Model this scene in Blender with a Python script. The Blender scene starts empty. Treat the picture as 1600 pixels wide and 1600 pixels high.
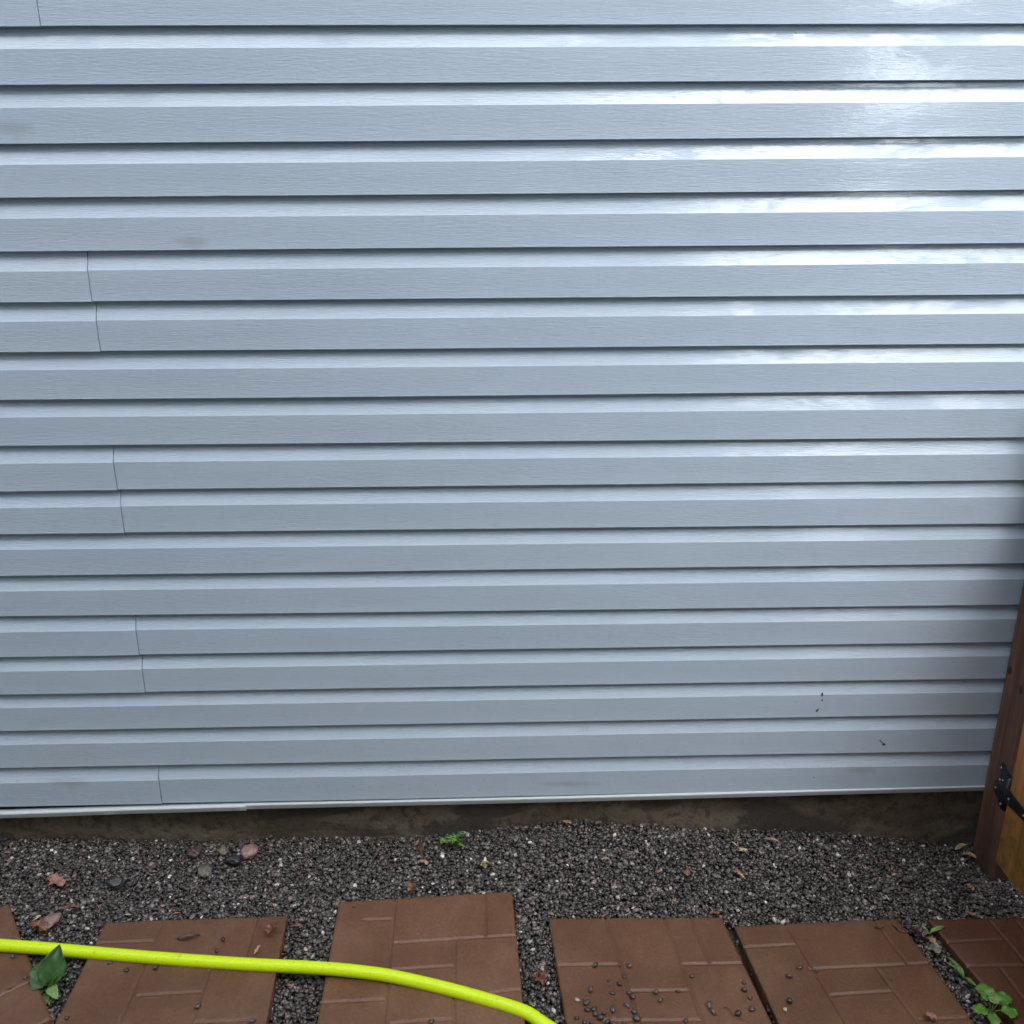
import bpy, bmesh, math, random
import numpy as np
from mathutils import Vector, Matrix, noise
random.seed(7); rng = np.random.default_rng(11)
SC = bpy.context.scene
COL = SC.collection

# ---------------------------------------------------------------- camera
CAM = {'f': 1400.0004052691957, 'loc': [0, -2.1485, 1.5651], 'right': [0.9998, -0.0196, -0.0058], 'up': [0.0117, 0.3182, 0.9479], 'fwd': [0.0168, 0.9478, -0.3184]}
cam_d = bpy.data.cameras.new('camera'); cam = bpy.data.objects.new('camera', cam_d); COL.objects.link(cam)
R_, U_, F_ = (Vector(CAM[k]).normalized() for k in ('right', 'up', 'fwd'))
M = Matrix((R_, U_, -F_)).transposed().to_4x4(); M.translation = Vector(CAM['loc'])
cam.matrix_world = M
cam_d.sensor_width = 36; cam_d.lens = 36 * CAM['f'] / 1600
cam_d.clip_start = .02; cam_d.clip_end = 500
SC.camera = cam

# ---------------------------------------------------------------- sky, sun, exposure
SUN_EL, SUN_AZ = math.radians(54), math.radians(151)      # behind the camera, high, hidden by cloud
w = bpy.data.worlds.new('World'); SC.world = w; w.use_nodes = True
nt = w.node_tree; bg = nt.nodes['Background']
sky = nt.nodes.new('ShaderNodeTexSky'); sky.sky_type = 'NISHITA'; sky.sun_disc = False
sky.sun_elevation = SUN_EL; sky.sun_rotation = SUN_AZ; sky.dust_density = 1.5
hs = nt.nodes.new('ShaderNodeHueSaturation'); hs.inputs['Saturation'].default_value = .30
nt.links.new(sky.outputs[0], hs.inputs['Color']); 
# overcast: soft cloud mottling over the whole sky and bright patches added to reflect as highlights in the siding
tcw = nt.nodes.new('ShaderNodeTexCoord'); cn = nt.nodes.new('ShaderNodeTexNoise'); cn.inputs['Scale'].default_value = 3.2; cn.inputs['Detail'].default_value = 5
nt.links.new(tcw.outputs['Generated'], cn.inputs['Vector'])
cr = nt.nodes.new('ShaderNodeMapRange'); cr.inputs[1].default_value = .35; cr.inputs[2].default_value = .65; cr.inputs[3].default_value = .75; cr.inputs[4].default_value = 1.35
nt.links.new(cn.outputs['Fac'], cr.inputs[0])
mu = nt.nodes.new('ShaderNodeVectorMath'); mu.operation = 'SCALE'; nt.links.new(hs.outputs[0], mu.inputs[0]); nt.links.new(cr.outputs[0], mu.inputs['Scale'])
cur = mu.outputs[0]
def glow_patch(az, el, rad, soft, val, nlo, nhi, nscale):
    """an added bright sky patch that reflects in the siding, centred on a sky direction, with a broken edge"""
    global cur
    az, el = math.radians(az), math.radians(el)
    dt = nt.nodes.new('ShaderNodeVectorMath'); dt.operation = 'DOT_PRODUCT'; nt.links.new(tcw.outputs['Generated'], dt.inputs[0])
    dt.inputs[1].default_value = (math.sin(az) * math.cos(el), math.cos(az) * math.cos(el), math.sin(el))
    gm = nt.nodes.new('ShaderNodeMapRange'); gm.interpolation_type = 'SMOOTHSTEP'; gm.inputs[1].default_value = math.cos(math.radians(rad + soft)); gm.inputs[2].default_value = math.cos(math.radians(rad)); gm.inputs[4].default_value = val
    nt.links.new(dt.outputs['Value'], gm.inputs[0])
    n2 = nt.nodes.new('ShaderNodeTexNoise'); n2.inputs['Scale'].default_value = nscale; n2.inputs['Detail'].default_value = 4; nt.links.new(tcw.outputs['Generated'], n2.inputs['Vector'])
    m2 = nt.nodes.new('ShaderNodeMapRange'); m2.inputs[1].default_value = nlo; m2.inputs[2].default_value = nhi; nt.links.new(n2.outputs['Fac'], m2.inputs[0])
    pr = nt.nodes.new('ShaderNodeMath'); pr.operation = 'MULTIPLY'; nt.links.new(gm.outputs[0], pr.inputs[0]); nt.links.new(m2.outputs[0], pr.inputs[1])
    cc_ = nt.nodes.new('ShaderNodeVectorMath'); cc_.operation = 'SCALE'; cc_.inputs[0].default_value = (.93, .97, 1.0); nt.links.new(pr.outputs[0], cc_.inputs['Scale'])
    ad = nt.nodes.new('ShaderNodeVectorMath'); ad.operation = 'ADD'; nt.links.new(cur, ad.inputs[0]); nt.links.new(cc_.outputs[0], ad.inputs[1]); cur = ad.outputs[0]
glow_patch(155, 42, 7.5, 2.5, 8, .44, .50, 16)
glow_patch(155, 57, 7, 3, 7, .36, .44, 10)
glow_patch(156, 9, 9, 3, 18, .1, .3, 6)
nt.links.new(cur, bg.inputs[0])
bg.inputs[1].default_value = .15
sl = bpy.data.lights.new('sun', 'SUN'); so = bpy.data.objects.new('sun', sl); COL.objects.link(so)
sl.energy = .75; sl.angle = math.radians(100); sl.color = (1, .97, .93)
sd = Vector((math.sin(SUN_AZ) * math.cos(SUN_EL), math.cos(SUN_AZ) * math.cos(SUN_EL), math.sin(SUN_EL)))
so.rotation_euler = sd.to_track_quat('Z', 'Y').to_euler()
SC.view_settings.view_transform = 'Standard'; SC.view_settings.look = 'None'
SC.view_settings.gamma = 1; SC.view_settings.exposure = 1.5
SC.render.engine = 'CYCLES'

# ---------------------------------------------------------------- helpers
def tag(o, label=None, cat=None, group=None, kind=None):
    if label: o['label'] = label
    if cat: o['category'] = cat
    if group: o['group'] = group
    if kind: o['kind'] = kind
    return o
def empty(name, loc=(0, 0, 0)):
    o = bpy.data.objects.new(name, None); COL.objects.link(o); o.location = loc; o.empty_display_size = .05
    return o
def mesh_obj(name, V, F, mat, parent=None, smooth=True, origin=None):
    V = np.asarray(V, dtype=float)
    if origin is None: origin = (0, 0, 0)
    me = bpy.data.meshes.new(name)
    me.from_pydata([tuple(v) for v in (V - np.array(origin))], [], F); me.update()
    if smooth: me.polygons.foreach_set('use_smooth', [True] * len(me.polygons))
    me.materials.append(mat)
    o = bpy.data.objects.new(name, me); COL.objects.link(o)
    if parent is not None:
        o.parent = parent; o.location = Vector(origin) - parent.location
    else: o.location = origin
    return o
def bm_obj(name, bm, mat, parent=None, smooth=False, loc=(0, 0, 0)):
    me = bpy.data.meshes.new(name); bm.to_mesh(me); bm.free()
    if smooth: me.polygons.foreach_set('use_smooth', [True] * len(me.polygons))
    me.materials.append(mat)
    o = bpy.data.objects.new(name, me); COL.objects.link(o); o.parent = parent; o.location = loc
    return o
def box(bm, x0, x1, y0, y1, z0, z1, bevel=0, seg=2):
    r = bmesh.ops.create_cube(bm, size=1)
    for v in r['verts']:
        v.co = Vector(((x0 + x1) / 2 + v.co.x * (x1 - x0), (y0 + y1) / 2 + v.co.y * (y1 - y0), (z0 + z1) / 2 + v.co.z * (z1 - z0)))
    if bevel:
        es = list({e for v in r['verts'] for e in v.link_edges})
        bmesh.ops.bevel(bm, geom=es, offset=bevel, segments=seg, affect='EDGES', profile=.5)
def interp(x, xs, ys): return np.interp(x, xs, ys)

class NT:
    def __init__(s, name):
        s.m = bpy.data.materials.new(name); s.m.use_nodes = True; s.t = s.m.node_tree
        s.b = s.t.nodes['Principled BSDF']; s.co = s.t.nodes.new('ShaderNodeTexCoord')
    def n(s, k, **kw):
        q = s.t.nodes.new(k)
        for a, v in kw.items(): setattr(q, a, v)
        return q
    def l(s, a, b): s.t.links.new(a, b)
    def mapped(s, scale):
        m = s.n('ShaderNodeMapping'); m.inputs['Scale'].default_value = scale; s.l(s.co.outputs['Object'], m.inputs[0]); return m.outputs[0]
    def noise(s, scale=(1, 1, 1), freq=1, detail=4, rough=.55, dist=0):
        q = s.n('ShaderNodeTexNoise'); q.inputs['Scale'].default_value = freq; q.inputs['Detail'].default_value = detail
        q.inputs['Roughness'].default_value = rough; q.inputs['Distortion'].default_value = dist
        s.l(s.mapped(scale), q.inputs['Vector']); return q.outputs['Fac']
    def ramp(s, src, stops):
        q = s.n('ShaderNodeValToRGB'); e = q.color_ramp.elements
        while len(e) < len(stops): e.new(.5)
        for i, (p, c) in enumerate(stops):
            e[i].position = p; e[i].color = (c if len(c) == 4 else (*c, 1)) if hasattr(c, '__len__') else (c, c, c, 1)
        s.l(src, q.inputs[0]); return q.outputs[0]
    def mix(s, f, a, b, mode='MIX'):
        q = s.n('ShaderNodeMixRGB', blend_type=mode)
        for i, v in enumerate((f, a, b)):
            if hasattr(v, 'is_linked'): s.l(v, q.inputs[i])
            elif i == 0: q.inputs[0].default_value = v
            else: q.inputs[i].default_value = (*v, 1) if hasattr(v, '__len__') else (v, v, v, 1)
        return q.outputs[0]
    def bump(s, h, dist, strength=1, prev=None):
        q = s.n('ShaderNodeBump'); q.inputs['Distance'].default_value = dist; q.inputs['Strength'].default_value = strength
        s.l(h, q.inputs['Height'])
        if prev is not None: s.l(prev, q.inputs['Normal'])
        s.l(q.outputs[0], s.b.inputs['Normal']); return q.outputs[0]
    def set(s, **kw):
        for k, v in kw.items():
            i = s.b.inputs[k.replace('_', ' ')]
            if hasattr(v, 'is_linked'): s.l(v, i)
            else: i.default_value = (*v, 1) if hasattr(v, '__len__') else v
        return s.m
def flat(name, c, rough=.6, bump=0, bf=200, var=.25):
    t = NT(name); n_ = t.noise((1, 1, 1), bf, 3)
    t.set(Base_Color=t.mix(1, c, t.ramp(n_, [(.25, 1 - var), (.75, 1 + var)]), 'MULTIPLY'), Roughness=rough)
    if bump: t.bump(n_, bump)
    return t.m

# ---------------------------------------------------------------- materials
t = NT('siding_vinyl')
grain = t.noise((24, 24, 330), 1, 4, .6, .5)
grain2 = t.noise((70, 70, 620), 1, 3, .5)
big = t.noise((1.3, 1.3, 3.0), 1, 3)
base = t.mix(t.ramp(big, [(.35, 0), (.7, 1)]), (.445, .548, .66), (.475, .578, .69))
dirt = t.noise((7, 7, 5), 1, 5, .65)
base = t.mix(t.ramp(dirt, [(.62, 0), (.8, .22)]), base, (.36, .38, .37))
base = t.mix(t.ramp(grain, [(.35, .07), (.5, 0)]), base, (.30, .36, .42))
def blob(x, z, rx, rz):      # one stain with its own place and shape
    mp = t.n('ShaderNodeMapping'); mp.vector_type = 'TEXTURE'; mp.inputs['Location'].default_value = (x, 0, z); mp.inputs['Scale'].default_value = (rx, 1, rz)
    t.l(t.co.outputs['Object'], mp.inputs[0])
    nz = t.n('ShaderNodeTexNoise'); nz.inputs['Scale'].default_value = 1.6; nz.inputs['Detail'].default_value = 4; t.l(mp.outputs[0], nz.inputs['Vector'])
    ln = t.n('ShaderNodeVectorMath', operation='LENGTH'); t.l(mp.outputs[0], ln.inputs[0])
    a_ = t.n('ShaderNodeMath', operation='MULTIPLY_ADD'); t.l(nz.outputs['Fac'], a_.inputs[0]); a_.inputs[1].default_value = 1.0; t.l(ln.outputs['Value'], a_.inputs[2])
    return t.ramp(a_.outputs[0], [(.55, .42), (1.25, 0)])
for bx, bz, rx, rz in ((-1.05, 1.74, .11, .05), (-.69, 1.50, .10, .04), (.62, .985, .05, .02), (1.02, .06, .10, .05), (-1.2, .06, .13, .05), (.2, .03, .2, .03)):
    base = t.mix(blob(bx, bz, rx, rz), base, (.26, .30, .30))
sp_ = t.n('ShaderNodeSeparateXYZ'); t.l(t.co.outputs['Object'], sp_.inputs[0])
mr_ = t.n('ShaderNodeMapRange'); mr_.inputs[1].default_value = .0; mr_.inputs[2].default_value = .42; mr_.inputs[3].default_value = 1; mr_.inputs[4].default_value = 0; t.l(sp_.outputs[2], mr_.inputs[0])
spl = t.mix(1, t.ramp(t.noise((1, 1, 1), 95, 4, .7), [(.62, 0), (.70, .55)]), mr_.outputs[0], 'MULTIPLY')
base = t.mix(spl, base, (.22, .20, .17))
wet = t.noise((2.2, 2.2, 9), 1, 4, .6)
t.set(Base_Color=base, Roughness=.5, IOR=1.5, Specular_IOR_Level=.3, Coat_Weight=t.mix(1, t.ramp(t.noise((2.2, 2.2, 7), 1, 7, .75, .6), [(.44, .15), (.50, 1)]), t.ramp(t.noise((38, 38, 60), 1, 4, .7, .8), [(.36, .3), (.46, 1)]), 'MULTIPLY'), Coat_Roughness=t.ramp(wet, [(.35, .012), (.65, .05)]))
b1 = t.bump(grain, .0011, .8); b2 = t.bump(grain2, .0005, .6, b1)
b3 = t.n('ShaderNodeBump'); b3.inputs['Distance'].default_value = .00016; t.l(grain, b3.inputs['Height']); 
b4 = t.n('ShaderNodeBump'); b4.inputs['Distance'].default_value = .0004; t.l(t.noise((1, 1, 1.6), 42, 3, .6), b4.inputs['Height']); t.l(b3.outputs[0], b4.inputs['Normal']); b5 = t.n('ShaderNodeBump'); b5.inputs['Distance'].default_value = .00022; t.l(t.noise((130, 130, 150), 1, 3, .6), b5.inputs['Height']); t.l(b4.outputs[0], b5.inputs['Normal']); t.l(b5.outputs[0], t.b.inputs['Coat Normal'])
M_SID = t.m
t = NT('trim_vinyl'); t.set(Base_Color=(.50, .56, .58), Roughness=.4); M_TRIM = t.m

t = NT('foundation_concrete')
n1 = t.noise((3, 3, 6), 1, 6, .65, .4); n2 = t.noise((1, 1, 1), 90, 4)
c = t.ramp(n1, [(.3, (.055, .041, .030)), (.46, (.115, .090, .064)), (.6, (.175, .145, .105)), (.78, (.10, .098, .085))])
stain = t.noise((1.6, 1.6, 5), 1, 3, .5, 1.2)
c = t.mix(t.ramp(stain, [(.56, 0), (.6, .75)]), c, (.035, .033, .034))
c = t.mix(t.ramp(n2, [(.3, .3), (.5, 0)]), c, (.03, .025, .02))
n4 = t.noise((1, 1, 1), 28, 5, .7)
c = t.mix(t.ramp(n4, [(.38, .8), (.5, 0)]), c, (.05, .038, .028))
t.set(Base_Color=c, Roughness=.75); t.bump(n4, .010, .9, t.bump(n2, .002, .6)); M_FND = t.m

t = NT('slab_concrete')
n1 = t.noise((1, 1, 1), 9, 5, .6); n2 = t.noise((1, 1, 1), 300, 4, .7)
c = t.ramp(n1, [(.28, (.120, .055, .029)), (.5, (.150, .071, .039)), (.72, (.188, .098, .058))])
c = t.mix(t.ramp(t.noise((1, 1, 1), 2.6, 5, .65, .5), [(.48, 0), (.66, .5)]), c, (.205, .118, .078))
c = t.mix(t.ramp(n2, [(.3, .35), (.55, 0)]), c, (.085, .045, .03))
oi = t.n('ShaderNodeObjectInfo')
c = t.mix(1, c, oi.outputs['Color'], 'MULTIPLY')
wetn = t.noise((1, 1, 1), 3.5, 4, .6)
n3 = t.noise((1, 1, 1), 130, 5, .75); n5 = t.noise((1, 1, 1), 38, 5, .7, .4)
c = t.mix(1, c, t.ramp(n3, [(.33, .76), (.5, 1.0), (.66, 1.18)]), 'MULTIPLY')
c = t.mix(t.ramp(n5, [(.60, 0), (.70, .45)]), c, (.060, .034, .022))
t.set(Base_Color=c, Roughness=t.ramp(wetn, [(.35, .27), (.65, .50)])); t.bump(n2, .0011, .8, t.bump(n3, .0011, .8)); M_SLAB = t.m

def stonemat(name, attr=True, col=(.1, .1, .1), sc=60):
    t = NT(name)
    n1 = t.noise((1, 1, 1), sc, 4, .6)
    m = t.ramp(n1, [(.3, .65), (.7, 1.35)])
    if attr:
        a = t.n('ShaderNodeAttribute', attribute_name='tint'); src = a.outputs['Color']
    else: src = col
    t.set(Base_Color=t.mix(1, src, m, 'MULTIPLY'), Roughness=.30 if attr else .42); t.bump(n1, .002 if not attr else .0008, .5)
    return t.m
M_PEB = stonemat('pebble', True, sc=350)
t = NT('soil'); n1 = t.noise((1, 1, 1), 120, 5, .7)
t.set(Base_Color=t.ramp(n1, [(.3, (.012, .010, .009)), (.7, (.05, .042, .038))]), Roughness=.8); t.bump(n1, .01, .8); M_SOIL = t.m

t = NT('hose_rubber'); n1 = t.noise((1, 1, 1), 260, 2); n2 = t.noise((1, 1, 1), 45, 5, .7)
c = t.mix(t.ramp(n2, [(.60, 0), (.74, .6)]), (.60, .82, .006), (.32, .40, .03))
c = t.mix(t.ramp(t.noise((1, 1, 1), 330, 3, .6), [(.66, 0), (.72, .8)]), c, (.10, .12, .02))
t.set(Base_Color=c, Roughness=.38); t.bump(n1, .0006, .4); M_HOSE = t.m

def wood(name, c0, c1, c2, sc=1.0, rough=.6, low_tone=None):
    t = NT(name)
    g = t.noise((60 * sc, 60 * sc, 2.2), 1, 5, .6, .6); n2 = t.noise((1, 1, 1), 7, 4, .6)
    c = t.ramp(g, [(.3, c0), (.5, c1), (.72, c2)])
    c = t.mix(t.ramp(n2, [(.5, 0), (.75, .55)]), c, c0)
    if low_tone:
        sp = t.n('ShaderNodeSeparateXYZ'); t.l(t.co.outputs['Object'], sp.inputs[0])
        mr = t.n('ShaderNodeMapRange'); mr.inputs[1].default_value = low_tone[0]; mr.inputs[2].default_value = low_tone[1]
        mr.inputs[3].default_value = 1; mr.inputs[4].default_value = 0; t.l(sp.outputs[2], mr.inputs[0])
        n3 = t.noise((1, 1, 1), 22, 5, .7)
        f = t.mix(1, mr.outputs[0], t.ramp(n3, [(.35, 0), (.6, 1)]), 'MULTIPLY')
        c = t.mix(f, c, low_tone[2])
    t.set(Base_Color=c, Roughness=rough); t.bump(g, .002, .6); return t.m
M_POST = wood('post_wood', (.06, .028, .018), (.12, .056, .035), (.18, .09, .058), low_tone=(-.25, -.02, (.035, .024, .02)))  # darker brown towards the foot
M_GATE = wood('gate_wood', (.22, .085, .022), (.40, .165, .042), (.50, .23, .07), .6, .5, low_tone=(-.02, .14, (.13, .085, .02)))  # mossy towards the bottom
M_IRON = flat('black_iron', (.012, .014, .018), .35, .0008, 300)
M_SCREW = flat('screw_steel', (.3, .3, .3), .3)
M_DARK = flat('dark_cavity', (.03, .035, .04), .8)
def leafmat(name, c, c2, vein=True):
    t = NT(name); n1 = t.noise((1, 1, 1), 60, 4, .6)
    t.set(Base_Color=t.mix(t.ramp(n1, [(.35, 0), (.65, 1)]), c, c2), Roughness=.42)
    t.b.inputs['Subsurface Weight'].default_value = 0
    t.bump(n1, .002, .4); return t.m
M_G1 = leafmat('leaf_dark_green', (.030, .085, .022), (.05, .13, .035))
M_G2 = leafmat('leaf_light_green', (.10, .19, .04), (.16, .25, .07))
M_G3 = leafmat('leaf_bright_green', (.06, .165, .02), (.11, .25, .04))
M_TREE = leafmat('blocker_leaf', (.035, .075, .02), (.06, .11, .03))
def lm(n, c): return leafmat(n, c, tuple(v * .55 for v in c))
M_RUST = lm('leaf_rust', (.22, .085, .05)); M_SALMON = lm('leaf_salmon', (.38, .19, .14)); M_TAN = lm('leaf_tan', (.45, .28, .16))
M_BROWN = lm('leaf_brown', (.11, .05, .03)); M_CREAM = lm('petal_cream', (.62, .52, .30)); M_MAROON = lm('leaf_maroon', (.07, .025, .03))
M_PALE = lm('leaf_pale', (.22, .24, .17))

NBY = -3.6
# measured world positions (metres)
ROWS = [(1.9425, -0.00011), (1.8305, 0.00118), (1.7142, 0.00252), (1.6017, 0.00162), (1.4858, 0.00128), (1.3715, -0.00023), (1.2561, -0.00054), (1.142, -0.00018), (1.0264, -0.00172), (0.9135, -0.00065), (0.7987, -0.00218), (0.6862, -0.00035), (0.5704, -0.00249), (0.4574, 0.00027), (0.3468, 0.00034), (0.234, 0.00119), (0.1168, 0.00131), (-0.0061, 0.00299)]
SEAMS = {0: [-0.9548], 5: [-0.936, -0.9331], 6: [-0.9331, -0.9313], 9: [-0.9423, -0.9436], 10: [-0.9428, -0.9391], 13: [-0.9527, -0.9491], 14: [-0.9522, -0.9477], 17: [-0.9528, -0.95]}
GW = [(-1.445, -0.146), (-0.895, -0.158), (-0.34, -0.165), (-0.154, -0.153), (0.033, -0.135), (0.219, -0.117), (0.5, -0.138), (0.689, -0.16), (0.936, -0.177), (1.167, -0.197), (1.363, -0.236)]
TRIM = [[[-1.9475, -0.0618], [-1.4094, -0.0451], [-1.248, -0.042], [-1.1007, -0.0386]], [[-1.1007, -0.0386], [-0.9067, -0.0362], [-0.7212, -0.0335]], [[-0.7212, -0.0335], [-0.2572, -0.0302], [0.2148, -0.0269], [0.7624, -0.0208], [1.3682, -0.0135], [2.052, -0.0056]]]
SLABS = {'A': {'z': -0.145, 'quad': [[-1.6512, -0.5036], [-1.2914, -0.2251], [-1.0128, -0.5849], [-1.3726, -0.8634]], 'grooves': [[[0.8059, 0.8275], [0.9564, 0.7979]]]}, 'B': {'z': -0.14, 'quad': [[-1.0062, -0.302], [-0.5485, -0.2921], [-0.5171, -0.746], [-0.9905, -0.7568]], 'grooves': [[[0.317, 0.0057], [0.3047, 0.6477]], [[0.6569, 0.3705], [0.6504, 0.6903]], [[0.8347, 0.0066], [0.8214, 0.3321]], [[0.0223, 0.1537], [0.3203, 0.1545]], [[0.3435, 0.5129], [0.6537, 0.5044]], [[0.6646, 0.6873], [0.9441, 0.6863]]]}, 'C': {'z': -0.15, 'quad': [[-0.4262, -0.2348], [0.0282, -0.2093], [0.0513, -0.6637], [-0.4125, -0.6896]], 'grooves': [[[0.3234, 0.0062], [0.3233, 0.8523]], [[0.839, -0.0028], [0.8329, 0.3428]], [[0.3418, 0.3387], [0.9938, 0.3377]], [[0.6662, 0.3518], [0.6583, 0.8798]], [[0.334, 0.5206], [0.6623, 0.5223]], [[0.1552, 0.1558], [0.3196, 0.1645]], [[0.0184, 0.6997], [0.3215, 0.7053]], [[0.8444, 0.7091], [0.9899, 0.7012]]]}, 'D': {'z': -0.17, 'quad': [[0.121, -0.2859], [0.5686, -0.293], [0.62, -0.7451], [0.1518, -0.7398]], 'grooves': [[[0.3289, 0.0032], [0.3566, 0.688]], [[0.6684, 0.0066], [0.6654, 0.7031]], [[0.8196, 0.0081], [0.8201, 0.3354]], [[0.0018, 0.3393], [0.3334, 0.3387]], [[0.6585, 0.338], [0.994, 0.3374]], [[0.3461, 0.5095], [0.6676, 0.5093]], [[0.1871, 0.6897], [0.6658, 0.6919]]]}, 'E': {'z': -0.185, 'quad': [[0.599, -0.3086], [1.0297, -0.2933], [1.0865, -0.7447], [0.6404, -0.7617]], 'grooves': [[[0.3126, -0.0109], [0.3437, 0.6749]], [[-0.0058, 0.1591], [0.3231, 0.1557]], [[0.8519, -0.0038], [0.8674, 0.3269]], [[0.3075, 0.3281], [0.9836, 0.3295]], [[0.683, 0.3419], [0.7079, 0.6858]], [[0.3335, 0.5], [0.6883, 0.4931]], [[0.7296, 0.672], [1.007, 0.6737]]]}, 'F': {'z': -0.18, 'quad': [[1.1042, -0.305], [1.5592, -0.3018], [1.6358, -0.7502], [1.1808, -0.7535]], 'grooves': [[[0.3423, 0.0016], [0.3067, 0.5226]], [[0.4907, 0.0215], [0.4636, 0.3154]], [[-0.0084, 0.1726], [0.3363, 0.1608]], [[0.0013, 0.3396], [0.3192, 0.3458]], [[0.1645, 0.3538], [0.1208, 0.7678]]]}}
HOSE = [[-1.485, -0.3447, -0.134], [-1.332, -0.3651, -0.134], [-1.2306, -0.3799, -0.134], [-1.1187, -0.3928, -0.134], [-1.0086, -0.4076, -0.134], [-0.9031, -0.4211, -0.134], [-0.7911, -0.4347, -0.134], [-0.6804, -0.4471, -0.134], [-0.5789, -0.4574, -0.134], [-0.4785, -0.4657, -0.134], [-0.3864, -0.4737, -0.1359], [-0.3172, -0.4828, -0.138], [-0.2558, -0.4938, -0.1399], [-0.1536, -0.521, -0.1429], [-0.052, -0.5529, -0.146], [0.0453, -0.5891, -0.1488], [0.0885, -0.621, -0.1501], [0.1315, -0.6569, -0.1514], [0.1718, -0.7059, -0.152], [0.1962, -0.7702, -0.152]]
PEB = {'D': [[0.2249, -0.4462, -0.167], [0.2835, -0.4451, -0.167], [0.3085, -0.4494, -0.167], [0.2897, -0.4779, -0.167], [0.2517, -0.4889, -0.167], [0.2761, -0.5007, -0.167], [0.2069, -0.5167, -0.167], [0.2566, -0.5259, -0.167], [0.2943, -0.5279, -0.167], [0.302, -0.537, -0.167], [0.3584, -0.527, -0.167], [0.4094, -0.5258, -0.167], [0.365, -0.5479, -0.167], [0.1727, -0.5435, -0.167], [0.1931, -0.5523, -0.167], [0.2095, -0.5696, -0.167], [0.1932, -0.5716, -0.167], [0.2864, -0.5629, -0.167], [0.2513, -0.5745, -0.167], [0.2301, -0.5834, -0.167], [0.21, -0.5839, -0.167], [0.1671, -0.5931, -0.167], [0.2995, -0.5814, -0.167], [0.3034, -0.5979, -0.167], [0.4123, -0.6066, -0.167], [0.273, -0.6074, -0.167], [0.2207, -0.5958, -0.167], [0.4524, -0.4825, -0.167], [0.571, -0.5046, -0.167], [0.5665, -0.5262, -0.167], [0.574, -0.5472, -0.167], [0.5692, -0.5795, -0.167], [0.4747, -0.569, -0.167], [0.4789, -0.5858, -0.167], [0.5337, -0.5919, -0.167], [0.1839, -0.6051, -0.167], [0.1978, -0.6055, -0.167], [0.2354, -0.6064, -0.167], [0.2468, -0.6104, -0.167]], 'E': [[0.724, -0.4488, -0.182], [0.7621, -0.4589, -0.182], [0.6888, -0.475, -0.182], [0.6678, -0.5464, -0.182], [0.65, -0.5691, -0.182]], 'B': [[-0.8921, -0.4609, -0.137], [-0.9399, -0.4371, -0.137], [-0.6891, -0.3716, -0.137], [-0.6943, -0.4083, -0.137], [-0.6905, -0.5683, -0.137], [-0.5586, -0.6087, -0.137], [-0.8251, -0.4562, -0.137], [-0.9737, -0.5911, -0.137]], 'A': [[-1.1889, -0.406, -0.142], [-1.1258, -0.471, -0.142]], 'C': [[-0.1595, -0.6125, -0.147]]}
ROCK = {'maroon': [-0.8632, -0.0396, -0.1483], 'tan': [-0.7854, -0.0352, -0.1492], 'black': [-0.7437, -0.0759, -0.1491], 'pink': [-0.7082, -0.0415, -0.1501], 'roundg': [-0.812, -0.1191, -0.1478], 'dark': [-1.0351, -0.162, -0.146], 'palepink': [-1.1517, -0.2938, -0.1483], 'brown': [0.5065, -0.1525, -0.1511]}
LEAF = {'salmon': [-1.1981, -0.1567, -0.1469], 'orange': [-1.1686, -0.3209, -0.1526], 'rustC': [-0.2363, -0.2006, -0.1536], 'redbr': [-0.228, -0.0411, -0.15], 'orange2': [-0.2147, -0.0988, -0.1504], 'brown': [0.0928, -0.4839, -0.1806], 'tancurl': [0.6485, -0.1572, -0.1652], 'tanthin': [0.7786, -0.0247, -0.1587], 'cream': [0.6833, -0.0695, -0.1554], 'redD': [0.5545, -0.2777, -0.1797], 'tan2': [0.2873, -0.1209, -0.1323], 'tan3': [0.1914, 0.0099, -0.1117], 'post1': [1.3568, 0.0162, -0.2268], 'post2': [1.3665, -0.0248, -0.2273], 'salmon2': [1.2781, -0.1818, -0.1968], 'salmon3': [1.2222, -0.289, -0.1873], 'maroonE': [1.0587, -0.3468, -0.1928], 'tanE': [1.0847, -0.3726, -0.1949], 'paleE': [1.081, -0.3951, -0.1971], 'small466': [-0.5154, -0.323, -0.1524], 'b100': [-1.1169, -0.256, -0.1494]}
SLEAF = {'redB': [-0.5731, -0.3536, -0.138], 'podB': [-0.7757, -0.365, -0.138], 'tanB': [-0.5961, -0.4081, -0.138], 'twE1': [0.9694, -0.329, -0.183], 'twE2': [1.0157, -0.3367, -0.183], 'crumbE': [0.9699, -0.6051, -0.183], 'twD': [0.5272, -0.5957, -0.168], 'twA': [-1.1443, -0.5014, -0.143], 'markC': [-0.382, -0.2609, -0.148]}
PLANT = {'left': [-1.0634, -0.4984, -0.1715], 'right': [1.1219, -0.5814, -0.2098], 'mid': [-0.1289, -0.0265, -0.1509], 'blade': [1.116, -0.4742, -0.2098], 'sprig': [1.0913, -0.3461, -0.2004], 'flower': [-0.0459, -0.1229, -0.151]}
WALLM = [[0.8841, -0.001, 0.3069], [0.886, -0.001, 0.2889], [0.8752, -0.001, 0.2571], [1.074, -0.001, 0.1455], [0.8885, -0.001, 0.0401]]
# ================================================================ HOUSE WALL
house = tag(empty('house', (0, .2, -.2)), 'pale blue grey house wall clad in dutch lap siding above a brown concrete foundation', 'house')
X0, X1 = -3.2, 3.2
NR = len(ROWS)
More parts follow.
